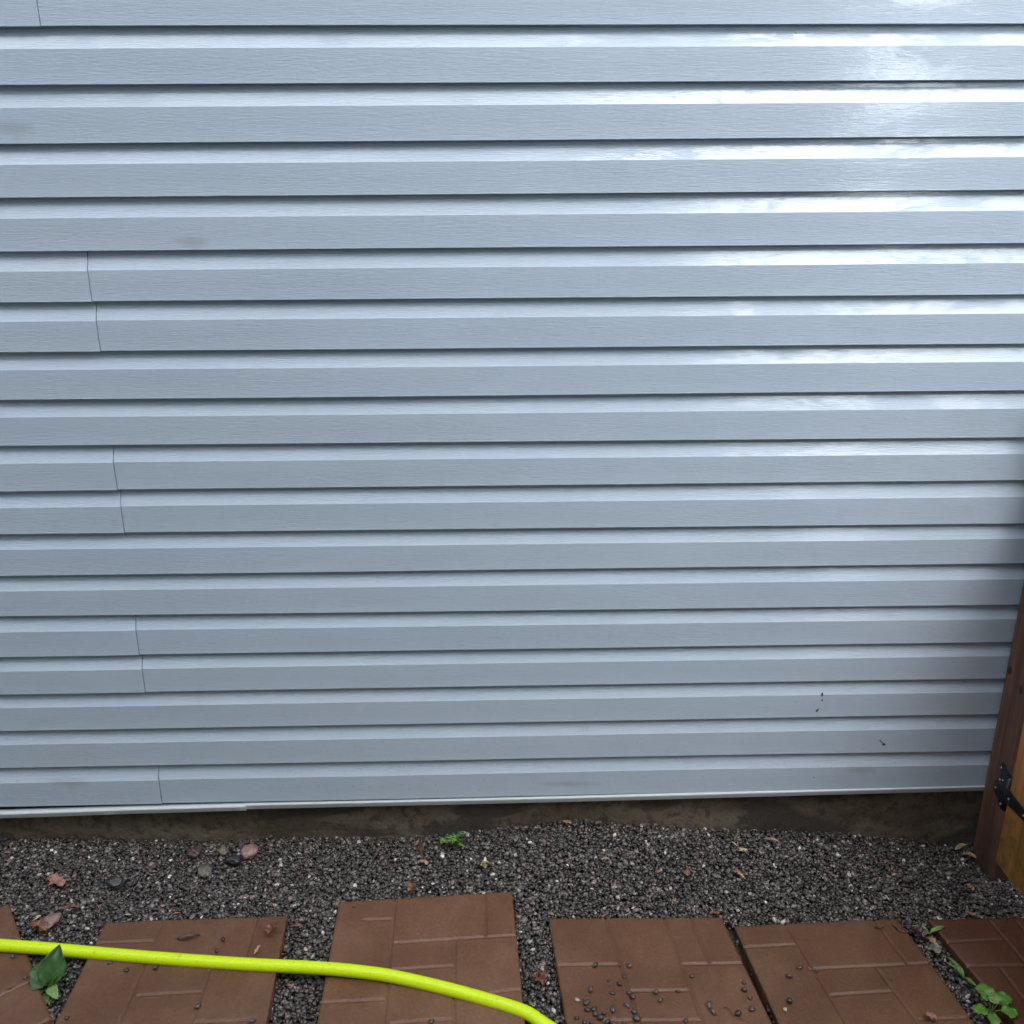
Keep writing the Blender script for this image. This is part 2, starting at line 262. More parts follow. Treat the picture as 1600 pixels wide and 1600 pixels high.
# two more double courses above the frame, the wall goes on to 2.9 m
ROWSX = [(ROWS[0][0] + .1143 * k, 0) for k in range(8, 0, -1)] + ROWS
OFF = 8
def wob(x, i, s=0):    # gentle waviness of thin vinyl
    return noise.noise(Vector((x * .9, i * 3.1 + s, 1.7)))
V = []; F = []
def course(xa, xb, i, dy=0.0, dz=0.0, capR=False, capL=False):
    zb, sl_ = ROWSX[i]
    zt, st_ = ROWSX[i - 1] if i > 0 else (zb + .1143, sl_)
    n = max(2, int((xb - xa) / .03)); base = len(V)
    D = .0142
    prof_n = None
    for k in range(n + 1):
        x = xa + (xb - xa) * k / n
        b = zb + sl_ * x + .0011 * wob(x, i) ; tp = zt + st_ * x + .0011 * wob(x, i - 1)
        h = tp - b
        yo = .0022 * wob(x * 1.3, i // 2, 40) + dy
        P = [(D + .002, h + .014), (D, h), (D - .0002, h - .006), (D - .0007, h - .0115), (D - .0018, h - .0138), (.0012, h * .62 + .0014), (.0003, h * .62 - .0002),
             (-.0005 + .0010 * wob(x * 2, i, 9), h * .3), (-.0003, .0042), (-.0005, .0024), (-.0006, .0008), (.0010, .0), (D - .001, .0008), (D + .003, .002)]
        prof_n = len(P)
        for (py, pz) in P: V.append((x, py + yo, b + pz + dz))
    for k in range(n):
        for j in range(prof_n - 1):
            a = base + k * prof_n + j; F.append((a, a + 1, a + prof_n + 1, a + prof_n))
    def cap(k):      # the cut end of the panel: a thin face turned into the wall
        s = base + k * prof_n; c0 = len(V)
        for j in range(prof_n): v = V[s + j]; V.append((v[0], v[1] + .0035, v[2]))
        for j in range(prof_n - 1): F.append((s + j, s + j + 1, c0 + j + 1, c0 + j))
    if capR: cap(n)
    if capL: cap(0)
SE = {}
for k, v in SEAMS.items(): SE[k + OFF] = v
SE[7] = [-.957]; SE[3] = [-.93]; SE[4] = [-.935]
for i in range(len(ROWSX)):
    if i in SE:
        xs = sum(SE[i]) / len(SE[i])
        course(X0, xs - .0009, i, -.0014, -.0012, capR=True)
        course(xs + .0009, X1, i, 0, 0, capL=True)
        course(xs - .03, xs + .03, i, .0052, .0)
    else: course(X0, X1, i)
sid = mesh_obj('siding', V, F, M_SID, house, True, (0, 0, 0))
mod = None
# sharp profile lines: shade by angle
try:
    sid.data.set_sharp_from_angle(angle=math.radians(14))
except Exception as e: print('sharp', e)

# bottom trim in three overlapping lengths
for k, pts in enumerate(TRIM):
    xs = [p[0] for p in pts]; zs = [p[1] for p in pts]
    xa, xb = xs[0], xs[-1] + (.004 if k < 2 else 0)
    if k == 0: xs = [-3.2] + xs; zs = [-.088] + zs; xa = -3.2
    if k == 2: xs = xs + [3.2]; zs = zs + [.006]; xb = 3.2
    V = []; F = []; n = max(4, int((xb - xa) / .03)); dy = (-.0050, -.0044, 0)[k] - .003; zo = (-.0002, -.0002, .0010)[k]
    for q in range(n + 1):
        x = xa + (xb - xa) * q / n; z = interp(x, xs, zs) + .0008 * wob(x, 77)
        P = [(.016, .0185), (.0035, .0175), (.0010, .0165), (-.001, .0140), (-.0012, .0125), (-.0002, .0105), (0, .0015), (.001, 0), (.014, -.001), (.034, .0)]
        for py, pz in P: V.append((x, py + dy, z + pz + zo))
    m_ = len(P)
    for q in range(n):
        for j in range(m_ - 1):
            a = q * m_ + j; F.append((a, a + 1, a + m_ + 1, a + m_))
    for s in (0, n * m_):
        F.append(tuple(s + j for j in range(m_)))
    mesh_obj('bottom_trim', V, F, M_TRIM, house)
# foundation: uneven cast face, from under the siding into the ground
V = []; F = []; nx, nz = 260, 14
for i in range(nx + 1):
    for j in range(nz + 1):
        x = X0 + (X1 - X0) * i / nx; z = -.45 + .48 * j / nz
        y = .030 + .004 * noise.noise(Vector((x * 4, z * 9, 3))) + .0015 * noise.noise(Vector((x * 30, z * 30, 8)))
        V.append((x, y, z))
for i in range(nx):
    for j in range(nz):
        a = i * (nz + 1) + j; F.append((a, a + nz + 1, a + nz + 2, a + 1))
mesh_obj('foundation', V, F, M_FND, house)
bm = bmesh.new(); box(bm, X0 + .02, X1 - .02, .045, 5, -.4, 2.84); bm_obj('house_core', bm, M_DARK, house, loc=-house.location)
bm = bmesh.new()
for y0, z0, y1, z1 in ((-.42, 2.80, 2.6, 4.2), (5.5, 2.8, 2.6, 4.2)):
    vs = [bm.verts.new(p) for p in ((X0 - .3, y0, z0), (X1 + .3, y0, z0), (X1 + .3, y1, z1), (X0 - .3, y1, z1), (X0 - .3, y0, z0 + .16), (X1 + .3, y0, z0 + .16), (X1 + .3, y1, z1 + .16), (X0 - .3, y1, z1 + .16))]
    for f in ((0, 1, 2, 3), (7, 6, 5, 4), (0, 4, 5, 1), (1, 5, 6, 2), (2, 6, 7, 3), (3, 7, 4, 0)): bm.faces.new([vs[i] for i in f])
bmesh.ops.recalc_face_normals(bm, faces=bm.faces)
M_ROOF = flat('roof_shingle', (.07, .065, .06), .8, .01, 30)
# ================================================================ GROUND HEIGHT
GX = [p[0] for p in GW]; GZ = [p[1] for p in GW]
SX = [-1.2, -.75, -.2, .35, .8, 1.3]; SZ = [SLABS[k]['z'] for k in 'ABCDEF']
def gh(x, y):
    x = np.asarray(x, float); y = np.asarray(y, float)
    t_ = np.clip(-y / .33, 0, 1); t_ = t_ * t_ * (3 - 2 * t_)
    return (1 - t_) * np.interp(x, GX, GZ) + t_ * (np.interp(x, SX, SZ) - .014) - .014 * np.clip((-y - .3) / .15, 0, 1)
def axis(a, b, fine, lo, hi, coarse):
    v = [a]
    while v[-1] < b:
        v.append(v[-1] + (fine if lo - 1e-6 <= v[-1] < hi else coarse if lo <= v[-1] + coarse <= hi + coarse or True else coarse))
    return v
gxs = sorted(set([-60, -30, -15, -8, -5] + [round(-3.2 + .04 * i, 3) for i in range(161)] + [5, 8, 15, 30, 60]))
gys = sorted(set([-60, -30, -15, -8, -5, -3.5, -2.5] + [round(-2 + .04 * i, 3) for i in range(52)] + [.5, 5, 15, 30, 60]))
V = []; F = []
for x in gxs:
    for y in gys:
        V.append((x, y, float(gh(x, y)) - .012 + .004 * noise.noise(Vector((x * 6, y * 6, 0)))))
ny = len(gys)
for i in range(len(gxs) - 1):
    for j in range(ny - 1):
        a = i * ny + j; F.append((a, a + ny, a + ny + 1, a + 1))
tag(mesh_obj('ground', V, F, M_SOIL), kind='structure')

# ================================================================ SLABS
QU = {k: np.array(v['quad']) for k, v in SLABS.items()}
LAB = {'A': 'brown brick patterned paving slab at the far left, turned askew under the hose',
       'B': 'brown brick patterned paving slab under the hose, between the turned slab and the tallest reaching one',
       'C': 'brown brick patterned paving slab lying nearest the wall, where the hose bends',
       'D': 'brown paving slab scattered with the most loose pebbles, just right of the hose end',
       'E': 'brown paving slab with few pebbles, between the pebble strewn slab and the dark red one',
       'F': 'dark reddish paving slab at the far right, beside the bright green weed'}
def bil(q, u, v):
    u = u[..., None]; v = v[..., None]
    return q[0] * (1 - u) * (1 - v) + q[1] * u * (1 - v) + q[2] * u * v + q[3] * (1 - u) * v
STD = {'A': [((.335, 0), (.335, .67)), ((.84, 0), (.84, .34)), ((.67, .34), (.67, 1)), ((.34, .34), (1, .34)), ((.34, .51), (.66, .51)), ((0, .7), (.335, .7)), ((.67, .69), (1, .69))]}
def grooves(k):
    g = []
    for a, b in SLABS[k]['grooves']:
        a = list(a); b = list(b)
        for p in (a, b):
            for c in (0, 1):
                if p[c] < .03: p[c] = 0
                if p[c] > .965: p[c] = 1
        g.append((a, b))
    if k == 'A': g = [(list(a), list(b)) for a, b in STD['A']]
    # beyond the frame: the design goes on
    g2 = []
    for a, b in g:
        if k != 'A' and abs(a[0] - b[0]) < .08 and max(a[1], b[1]) > .6:
            if a[1] < b[1]: b[0] += (b[0] - a[0]) / (b[1] - a[1]) * (1 - b[1]); b[1] = 1
        g2.append((a, b))
    if k != 'A': g2 += [([.36, .85], [.66, .85])]
    return g2
for k in 'ABCDEF':
    q = QU[k]; z = SLABS[k]['z']; N = 200
    u = np.linspace(0, 1, N + 1); UU, VV = np.meshgrid(u, u, indexing='ij')
    h = np.zeros_like(UU)
    for a, b in grooves(k):
        a = np.array(a); b = np.array(b); d = b - a; L2 = d @ d
        tt = np.clip(((UU - a[0]) * d[0] + (VV - a[1]) * d[1]) / L2, 0, 1)
        dist = np.hypot(UU - a[0] - tt * d[0], VV - a[1] - tt * d[1]) * .455
        h = np.minimum(h, -.0034 * np.clip(1 - (dist / .0052) ** 2, 0, 1))
    ed = np.minimum(np.minimum(UU, 1 - UU), np.minimum(VV, 1 - VV)) * .455
    chip = .004 + .005 * np.abs(np.interp(UU * 9 + VV * 13 + ord(k), np.arange(0, 200), rng.random(200)))
    h = h - .003 * np.clip(1 - ed / chip, 0, 1) ** 2
    nn = np.array([[noise.noise(Vector((a_ * 5, b_ * 5, ord(k)))) for b_ in u[::8]] for a_ in u[::8]])
    # smooth low-frequency unevenness, bilinear upsample
    xi = np.linspace(0, nn.shape[0] - 1, N + 1); i0 = np.clip(xi.astype(int), 0, nn.shape[0] - 2); fr = xi - i0
    t1 = nn[i0] * (1 - fr)[:, None] + nn[i0 + 1] * fr[:, None]
    t2 = t1[:, i0] * (1 - fr)[None, :] + t1[:, i0 + 1] * fr[None, :]
    h = h + .0012 * t2 + 0.00014 * rng.standard_normal(h.shape)
    XY = bil(q, UU, VV)
    eo = .0016 * np.array([noise.noise(Vector((a_ * 25, ord(k), 2))) for a_ in u])
    V = np.concatenate([XY.reshape(-1, 2), (z + h).reshape(-1, 1)], 1).tolist()
    F = []
    for i in range(N):
        for j in range(N):
            a = i * (N + 1) + j; F.append((a, a + N + 1, a + N + 2, a + 1)[::-1])
    ring = [i * (N + 1) for i in range(N + 1)] + [N * (N + 1) + j for j in range(1, N + 1)] + [i * (N + 1) + N for i in range(N - 1, -1, -1)] + [j for j in range(N - 1, 0, -1)]
    c0 = len(V); cen = q.mean(0)
    for r_ in ring:
        v = V[r_]; V.append((v[0], v[1], z - .048))
    nR = len(ring)
    for i in range(nR): F.append((ring[i], ring[(i + 1) % nR], c0 + (i + 1) % nR, c0 + i))
    F.append(tuple(range(c0, c0 + nR))[::-1])
    o = mesh_obj('paving_slab', V, F, M_SLAB, None, True, (cen[0], cen[1], z - .048))
    o.data.set_sharp_from_angle(angle=math.radians(50))
    o.color = {'A': (.82, .80, .78, 1), 'F': (.58, .45, .40, 1), 'C': (.93, .90, .83, 1), 'B': (.80, .78, .72, 1), 'D': (.80, .74, .63, 1), 'E': (.72, .69, .57, 1)}[k]
    tag(o, LAB[k], 'paving slab', 'brick patterned paving slabs in a row')

# ================================================================ GRAVEL
def in_quad(q, x, y, m=0.0):
    ins = np.ones(x.shape, bool); c = q.mean(0)
    for i in range(4):
        a = q[i]; b = q[(i + 1) % 4]; n_ = np.array([-(b - a)[1], (b - a)[0]]); n_ /= np.linalg.norm(n_)
        if (c - a) @ n_ < 0: n_ = -n_
        ins &= ((x - a[0]) * n_[0] + (y - a[1]) * n_[1]) > m
    return ins
bm = bmesh.new(); bmesh.ops.create_icosphere(bm, subdivisions=1, radius=1)
# low stone shape: octahedron split once (18 verts) keeps the bed light
bm.free(); bm = bmesh.new()
vs = [bm.verts.new(p) for p in ((1, 0, 0), (-1, 0, 0), (0, 1, 0), (0, -1, 0), (0, 0, 1), (0, 0, -1))]
for a in (0, 1):
    for b in (2, 3):
        for c in (4, 5):
            f = [vs[a], vs[b], vs[c]]
            nrm = (f[1].co - f[0].co).cross(f[2].co - f[0].co)
            if nrm.dot(f[0].co + f[1].co + f[2].co) < 0: f.reverse()
            bm.faces.new(f)
bmesh.ops.subdivide_edges(bm, edges=bm.edges[:], cuts=1, use_grid_fill=True)
bmesh.ops.triangulate(bm, faces=bm.faces[:])
for v in bm.verts: v.co.normalize()
SV = np.array([v.co[:] for v in bm.verts]); SF = np.array([[v.index for v in f.verts] for f in bm.faces])
bm.free()
def tints(n):
    base_ = np.exp(rng.normal(math.log(.050), .48, n)).clip(.022, .2)
    c = np.stack([base_ * rng.uniform(1.0, 1.17, n), base_ * rng.uniform(.94, 1.03, n), base_ * rng.uniform(.84, 1.0, n)], 1)
    r_ = rng.random(n)
    m = r_ < .10; k = m.sum(); v = rng.uniform(.10, .20, k); c[m] = np.stack([v * 1.15, v * .94, v * .86], 1)
    m = (r_ > .10) & (r_ < .125); k = m.sum(); v = rng.uniform(.10, .2, k); c[m] = np.stack([v * 1.2, v * .88, v * .8], 1)
    m = (r_ > .135) & (r_ < .16); k = m.sum(); v = rng.uniform(.25, .55, k); c[m] = np.stack([v, v * .94, v * .86], 1)
    m = (r_ > .165) & (r_ < .1685); k = m.sum(); v = rng.uniform(.6, .8, k); c[m] = np.stack([v, v * .97, v * .93], 1)
    return c
def stones(px, py, pz, size, rough=.08, tilt=.6):
    n = len(px); k = len(SV)
    sx_ = size * rng.uniform(.95, 1.45, n); sy_ = size * rng.uniform(.7, 1.0, n); sz_ = size * rng.uniform(.5, .8, n)
    P = SV[None] * (1 + rough * rng.standard_normal((n, k, 1)).clip(-1.6, 1.6)) * np.stack([sx_, sy_, sz_], 1)[:, None]
    ax = rng.standard_normal((n, 3)); ax[:, 2] *= .2; ax /= np.linalg.norm(ax, axis=1, keepdims=True)
    th = rng.normal(0, tilt, n); yaw = rng.uniform(0, 6.283, n)
    def rotm(ax, th):
        c, s = np.cos(th), np.sin(th); x, y, z = ax.T; C_ = 1 - c
        return np.stack([np.stack([c + x * x * C_, x * y * C_ - z * s, x * z * C_ + y * s], 1), np.stack([y * x * C_ + z * s, c + y * y * C_, y * z * C_ - x * s], 1), np.stack([z * x * C_ - y * s, z * y * C_ + x * s, c + z * z * C_], 1)], 1)
    Rz = rotm(np.tile([0, 0, 1.], (n, 1)), yaw); Rt = rotm(ax, th)
    P = np.einsum('nij,nkj->nki', Rt @ Rz, P) + np.stack([px, py, pz], 1)[:, None]
    return P
def gravel_mesh(name, P, tint, mat):
    n, k, _ = P.shape; V_ = P.reshape(-1, 3); F_i = (SF[None] + (np.arange(n) * k)[:, None, None]).reshape(-1, 3)
    me = bpy.data.meshes.new(name); nf = len(F_i)
    me.vertices.add(len(V_)); me.vertices.foreach_set('co', V_.astype(np.float32).ravel())
    me.loops.add(nf * 3); me.loops.foreach_set('vertex_index', F_i.astype(np.int32).ravel())
    me.polygons.add(nf); me.polygons.foreach_set('loop_start', np.arange(0, nf * 3, 3, dtype=np.int32))
    me.polygons.foreach_set('loop_total', np.full(nf, 3, np.int32)); me.update(calc_edges=True)
    me.polygons.foreach_set('use_smooth', [True] * nf)
    at = me.color_attributes.new('tint', 'FLOAT_COLOR', 'POINT')
    c4 = np.ones((n, k, 4), np.float32); c4[:, :, :3] = tint[:, None]; at.data.foreach_set('color', c4.ravel())
    me.materials.append(mat); o = bpy.data.objects.new(name, me); COL.objects.link(o); return o
sp = .0086
gx_, gy_ = np.meshgrid(np.arange(-2.1, 2.1, sp), np.arange(-1.15, .04, sp * .92), indexing='ij')
gx_ = gx_.ravel(); gy_ = gy_.ravel()
allx = []; ally = []; allz = []; alls = []
for layer, (dz, keep) in enumerate(((-.008, .8), (-.001, 1), (.003, .35))):
    m = rng.random(len(gx_)) < keep
    x = gx_[m] + rng.uniform(-.5, .5, m.sum()) * sp; y = gy_[m] + rng.uniform(-.5, .5, m.sum()) * sp
    x += layer * sp * .5
    out_ = np.ones(len(x), bool)
    for k in 'ABCDEF':
        out_ &= ~in_quad(QU[k], x, y, .002 if layer < 2 else -.004)
    # keep the dark slit between the two close slabs empty
    x, y = x[out_], y[out_]
    slit = in_quad(np.array([QU['D'][1], QU['E'][0], QU['E'][3], QU['D'][2]]), x, y, -.001)
    z = gh(x, y) + dz + rng.normal(0, .0022, len(x)) + .003 * np.sin(x * 9 + 2 * np.sin(y * 7)) * np.cos(y * 11)
    z = np.where(slit, z - .022, z)
    allx.append(x); ally.append(y); allz.append(z); alls.append(rng.lognormal(math.log(.0050), .27, len(x)).clip(.0028, .009))
px_ = np.concatenate(allx); py_ = np.concatenate(ally); pz_ = np.concatenate(allz); ps_ = np.concatenate(alls)
print('pebbles', len(px_))
P = stones(px_, py_, pz_, ps_)
g = gravel_mesh('gravel', P, tints(len(px_)), M_PEB)
tag(g, 'dark grey pea gravel bed between house foundation and slabs', 'gravel', kind='stuff')

# ---- loose pebbles on the slabs, each one a thing
PL = {('B', 0): 'dark pebble just in front of the hose, near the middle of the seed pod slab', ('B', 1): 'dark pebble tucked under the front of the hose, leftmost on the seed pod slab',
      ('B', 2): 'dark pebble behind the hose, right of the seed pod', ('B', 3): 'dark pebble touching the back of the hose right of the seed pod',
      ('B', 4): 'dark pebble in the front middle of the seed pod slab', ('B', 5): 'dark pebble near the front right edge of the seed pod slab',
      ('B', 6): 'flat dark pebble half under the hose, over the groove of the seed pod slab', ('B', 7): 'dark pebble near the front left corner of the seed pod slab',
      ('A', 0): 'dark pebble just in front of the hose on the skewed leftmost slab', ('A', 1): 'dark pebble near the leafy weed on the skewed leftmost slab',
      ('C', 0): 'only dark pebble on the slab nearest the wall, in front of the hose', ('E', 0): 'dark pebble furthest back on the slab beside the dark red one',
      ('E', 1): 'dark pebble lying in a groove crossing on the slab beside the dark red one', ('E', 2): 'dark pebble left of the groove crossing on the slab beside the dark red one',
      ('E', 3): 'dark pebble just behind the pale cream pebble', ('D', 0): 'dark pebble on the cross groove, leftmost at the back of the most pebbled slab',
      ('D', 1): 'dark pebble where two grooves meet at the back of the most pebbled slab', ('D', 2): 'dark pebble just right of the groove corner at the back of the most pebbled slab',
      ('D', 27): 'dark pebble alone in the middle right of the most pebbled slab', ('D', 28): 'furthest back of four dark pebbles in a column along the dark slit',
      ('D', 29): 'second from the back of four dark pebbles in a column along the dark slit', ('D', 30): 'third from the back of four dark pebbles in a column along the dark slit',
      ('D', 31): 'nearest of four dark pebbles in a column along the dark slit', ('D', 34): 'dark pebble beside the thin twig on the most pebbled slab'}
for k, pts in PEB.items():
    for i, p in enumerate(pts):
        s = random.choice((.0050, .0060, .0066, .0076)) * random.uniform(.9, 1.1)
        light = (k == 'E' and i == 4) or (k == 'D' and i in (13,))
        P = stones(np.zeros(1), np.zeros(1), np.zeros(1), np.array([s * (1.15 if light else 1)]), .15, tilt=.2)
        v = random.uniform(.025, .08); tn = np.array([[.38, .33, .29]]) if light else np.array([[v * 1.2, v * .97, v * .9]])
        P[..., 2] -= P[..., 2].min()
        o = gravel_mesh('pebble', P, tn, M_PEB); o.location = (p[0], p[1], SLABS[k]['z'] - .0006)
        nm = {'A': 'on the skewed leftmost slab', 'B': 'on the slab with the seed pod', 'C': 'on the slab nearest the wall',
              'D': 'on the most pebbled slab', 'E': 'on the slab beside the dark red slab'}[k]
        if light: tag(o, 'pale cream pebble lying loose ' + nm, 'pebble')
        elif (k, i) in PL: tag(o, PL[k, i], 'pebble')
        else: tag(o, 'small dark grey pebble lying loose ' + nm, 'pebble', 'dark pebbles loose ' + nm)

# ---- bigger rocks half sunk in the gravel
def rock(p, sx_, sy_, sz_, col, label, seed, name='rock', rough_=.5):
    bm = bmesh.new(); bmesh.ops.create_icosphere(bm, subdivisions=4, radius=1)
    for v in bm.verts:
        d = v.co.normalized(); f = 1 + .28 * noise.noise(d * 1.3 + Vector((seed, 0, 0))) + .10 * noise.noise(d * 3.4 + Vector((0, seed, 0))) + .03 * noise.noise(d * 9 + Vector((0, 0, seed)))
        c = Vector((d.x, d.y, d.z)) * f
        for pl in range(4):   # a few broken facets
            nn_ = Vector((math.sin(seed * 7 + pl * 2.1), math.cos(seed * 3 + pl * 1.7), math.sin(seed + pl * 3.3))).normalized()
            dd = c.dot(nn_)
            if dd > .72: c -= nn_ * (dd - .72) * .85
        v.co = Vector((c.x * sx_, c.y * sy_, c.z * sz_))
    m_ = stonemat('rock_stone', False, col, 45)
    o = bm_obj(name, bm, m_, smooth=True, loc=(p[0], p[1], p[2] + sz_ * .35)); o.rotation_euler.z = seed
    return tag(o, label, 'rock')
rk = ROCK
rock(rk['maroon'], .021, .017, .015, (.085, .048, .048), 'dark maroon rock in the gravel, leftmost of the rock cluster near the wall', 1.3)
rock(rk['tan'], .019, .014, .013, (.15, .13, .09), 'grey tan rock in the gravel between the maroon rock and pink rock', 2.1)
rock(rk['black'], .024, .016, .014, (.018, .02, .024), 'black shiny rock in the gravel touching the pink rock', .35)
rock(rk['pink'], .026, .022, .019, (.27, .165, .15), 'smooth pink rock in the gravel right of the black rock', 4.2)
rock(rk['roundg'], .022, .019, .012, (.13, .12, .10), 'rounded grey brown rock in front of the maroon rock', 5.4)
rock(rk['dark'], .021, .020, .016, (.03, .034, .036), 'dark grey rock alone in the gravel behind the slab with the seed pod', 6.6)
rock(rk['palepink'], .030, .020, .012, (.22, .15, .13), 'rough pale pink flat rock behind the hose beside the skewed slab', 7.7)
rock(rk['brown'], .010, .009, .006, (.20, .11, .08), 'small round brown stone on the gravel behind the pebble strewn slab', 8.2)

# ================================================================ HOSE
def catmull(P, n=14):
    P = [Vector(p) for p in P]; P = [P[0] * 2 - P[1]] + P + [P[-1] * 2 - P[-2]]; out = []
    for i in range(1, len(P) - 2):
        for k in range(n):
            t_ = k / n
            out.append(.5 * ((2 * P[i]) + (-P[i - 1] + P[i + 1]) * t_ + (2 * P[i - 1] - 5 * P[i] + 4 * P[i + 1] - P[i + 2]) * t_ ** 2 + (-P[i - 1] + 3 * P[i] - 3 * P[i + 1] + P[i + 2]) * t_ ** 3))
    out.append(P[-2]); return out
def tube(pts, rad, mat, name, parent=None, n=20, smooth=True, squash=1.0):
    V = []; F = []; up = Vector((0, 0, 1)); m = len(pts)
    for i, p in enumerate(pts):
        d = (pts[min(i + 1, m - 1)] - pts[max(i - 1, 0)]).normalized()
        ref = up if abs(d.z) < .95 else Vector((1, 0, 0))
        s = d.cross(ref).normalized(); u_ = s.cross(d)
        r_ = rad(i / (m - 1)) if callable(rad) else rad
        for k in range(n):
            a = 2 * math.pi * k / n; q_ = p + s * math.cos(a) * r_ + u_ * math.sin(a) * r_ * squash; V.append(q_[:])
    for i in range(m - 1):
        for k in range(n):
            F.append((i * n + k, i * n + (k + 1) % n, (i + 1) * n + (k + 1) % n, (i + 1) * n + k))
    F.append(tuple(range(n))[::-1]); F.append(tuple((m - 1) * n + k for k in range(n)))
    return mesh_obj(name, V, F, mat, parent, smooth)
hp = [Vector((-2.5, -.30, -.131)), Vector((-2.0, -.31, -.131)), Vector((-1.7, -.33, -.131))] + [Vector(p) for p in HOSE] + [Vector((.21, -.9, -.151)), Vector((.12, -1.05, -.155)), Vector((-.05, -1.15, -.16))]
tag(tube(catmull(hp), .0148, M_HOSE, 'garden_hose'), 'neon yellow green garden hose lying across the paving slabs', 'garden hose')

# ================================================================ POST AND GATE
post = tag(empty('gate_post', (1.43, -.07, -.3)), 'dark brown square wooden post standing against the siding at the right edge', 'post')
bm = bmesh.new(); box(bm, 1.375, 1.475, -.126, -.008, -.32, 1.18, .006, 3)
for v in bm.verts: pass
bm_obj('post_body', bm, M_POST, post, loc=-post.location)
M_KNOT = flat('knot_wood', (.030, .014, .010), .5, .001, 120)
for (y, z, r_) in ((-.086, .36, .010), (-.024, .385, .012), (-.06, .80, .010)):
    bm = bmesh.new(); bmesh.ops.create_uvsphere(bm, u_segments=20, v_segments=10, radius=1)
    for v in bm.verts: v.co = Vector((v.co.x * .0016, v.co.y * r_ * .8, v.co.z * r_ * 1.1))
    bm_obj('knot', bm, M_KNOT, post, True, Vector((1.3752, y, z)) - post.location)
gate = tag(empty('garden_gate', (1.39, -.6, -.14)), 'honey brown wooden board gate standing open beside the post, black hinge on it', 'gate')
for i in range(7):
    ya = -.134 - i * .143; bm = bmesh.new()
    z0 = -.148 + .011 * i * .6
    box(bm, 1.366, 1.388, ya - .139, ya, z0, .90, .0025, 2); bm_obj('board', bm, M_GATE, gate, loc=-gate.location)
bm = bmesh.new()
bm.free()
for z in (.0, .76):
    bm = bmesh.new(); box(bm, 1.3895, 1.427, -1.13, -.14, z, z + .089, .003, 2)
    bm_obj('rail', bm, M_GATE, gate, loc=-gate.location)
# hinge: ornate plate on the post, barrel, tapering strap on the gate
def hinge(zc):
    root = None
    bm = bmesh.new()
    def plate(pts, x0, x1):
        a = [bm.verts.new((x0, y, z)) for y, z in pts]; b = [bm.verts.new((x1, y, z)) for y, z in pts]
        bm.faces.new(a); bm.faces.new(b[::-1]); n = len(a)
        for i in range(n): bm.faces.new((a[i], b[i], b[(i + 1) % n], a[(i + 1) % n]))
    outl = [(-.118, .048), (-.100, .052), (-.090, .060), (-.074, .062), (-.066, .050), (-.072, .036), (-.078, .026), (-.074, .012), (-.064, -.002), (-.056, -.014), (-.056, -.030), (-.068, -.042), (-.084, -.044), (-.090, -.056), (-.102, -.066), (-.112, -.058), (-.118, -.048)]
    plate([(y, z + zc) for y, z in outl], 1.3705, 1.3745)
    bmesh.ops.recalc_face_normals(bm, faces=bm.faces)
    bmesh.ops.bevel(bm, geom=[e for e in bm.edges], offset=.0009, segments=2, affect='EDGES')
    hp_ = bm_obj('hinge_plate', bm, M_IRON, gate, loc=-gate.location)
    bm = bmesh.new(); o2 = [(-.126, .020), (-.126, -.026), (-.16, -.020), (-.24, -.016), (-.33, -.012), (-.345, -.022), (-.37, -.004), (-.345, .014), (-.33, .006), (-.24, .010), (-.16, .014)]
    plate([(y, z + zc) for y, z in o2], 1.3612, 1.3655)
    bmesh.ops.recalc_face_normals(bm, faces=bm.faces)
    st = bm_obj('hinge_strap', bm, M_IRON, gate, loc=-gate.location)
    bm = bmesh.new(); bmesh.ops.create_cone(bm, cap_ends=True, segments=20, radius1=.0075, radius2=.0075, depth=.10)
    bm_obj('hinge_barrel', bm, M_IRON, gate, True, Vector((1.3685, -.124, zc - .002)) - gate.location)
    for y, z, par, X in ((-.076, .047, hp_, 1.3695), (-.093, .018, hp_, 1.3695), (-.080, .012, hp_, 1.3695), (-.068, -.022, hp_, 1.3695), (-.102, -.050, hp_, 1.3695), (-.145, -.004, st, 1.3605), (-.215, -.003, st, 1.3605)):
        bm = bmesh.new(); bmesh.ops.create_uvsphere(bm, u_segments=12, v_segments=8, radius=1)
        for v in bm.verts: v.co = Vector((v.co.x * .0018, v.co.y * .0035, v.co.z * .0035))
        s = bm_obj('screw', bm, M_SCREW, par, True, (X, y, zc + z))
hinge(.068); hinge(.80)
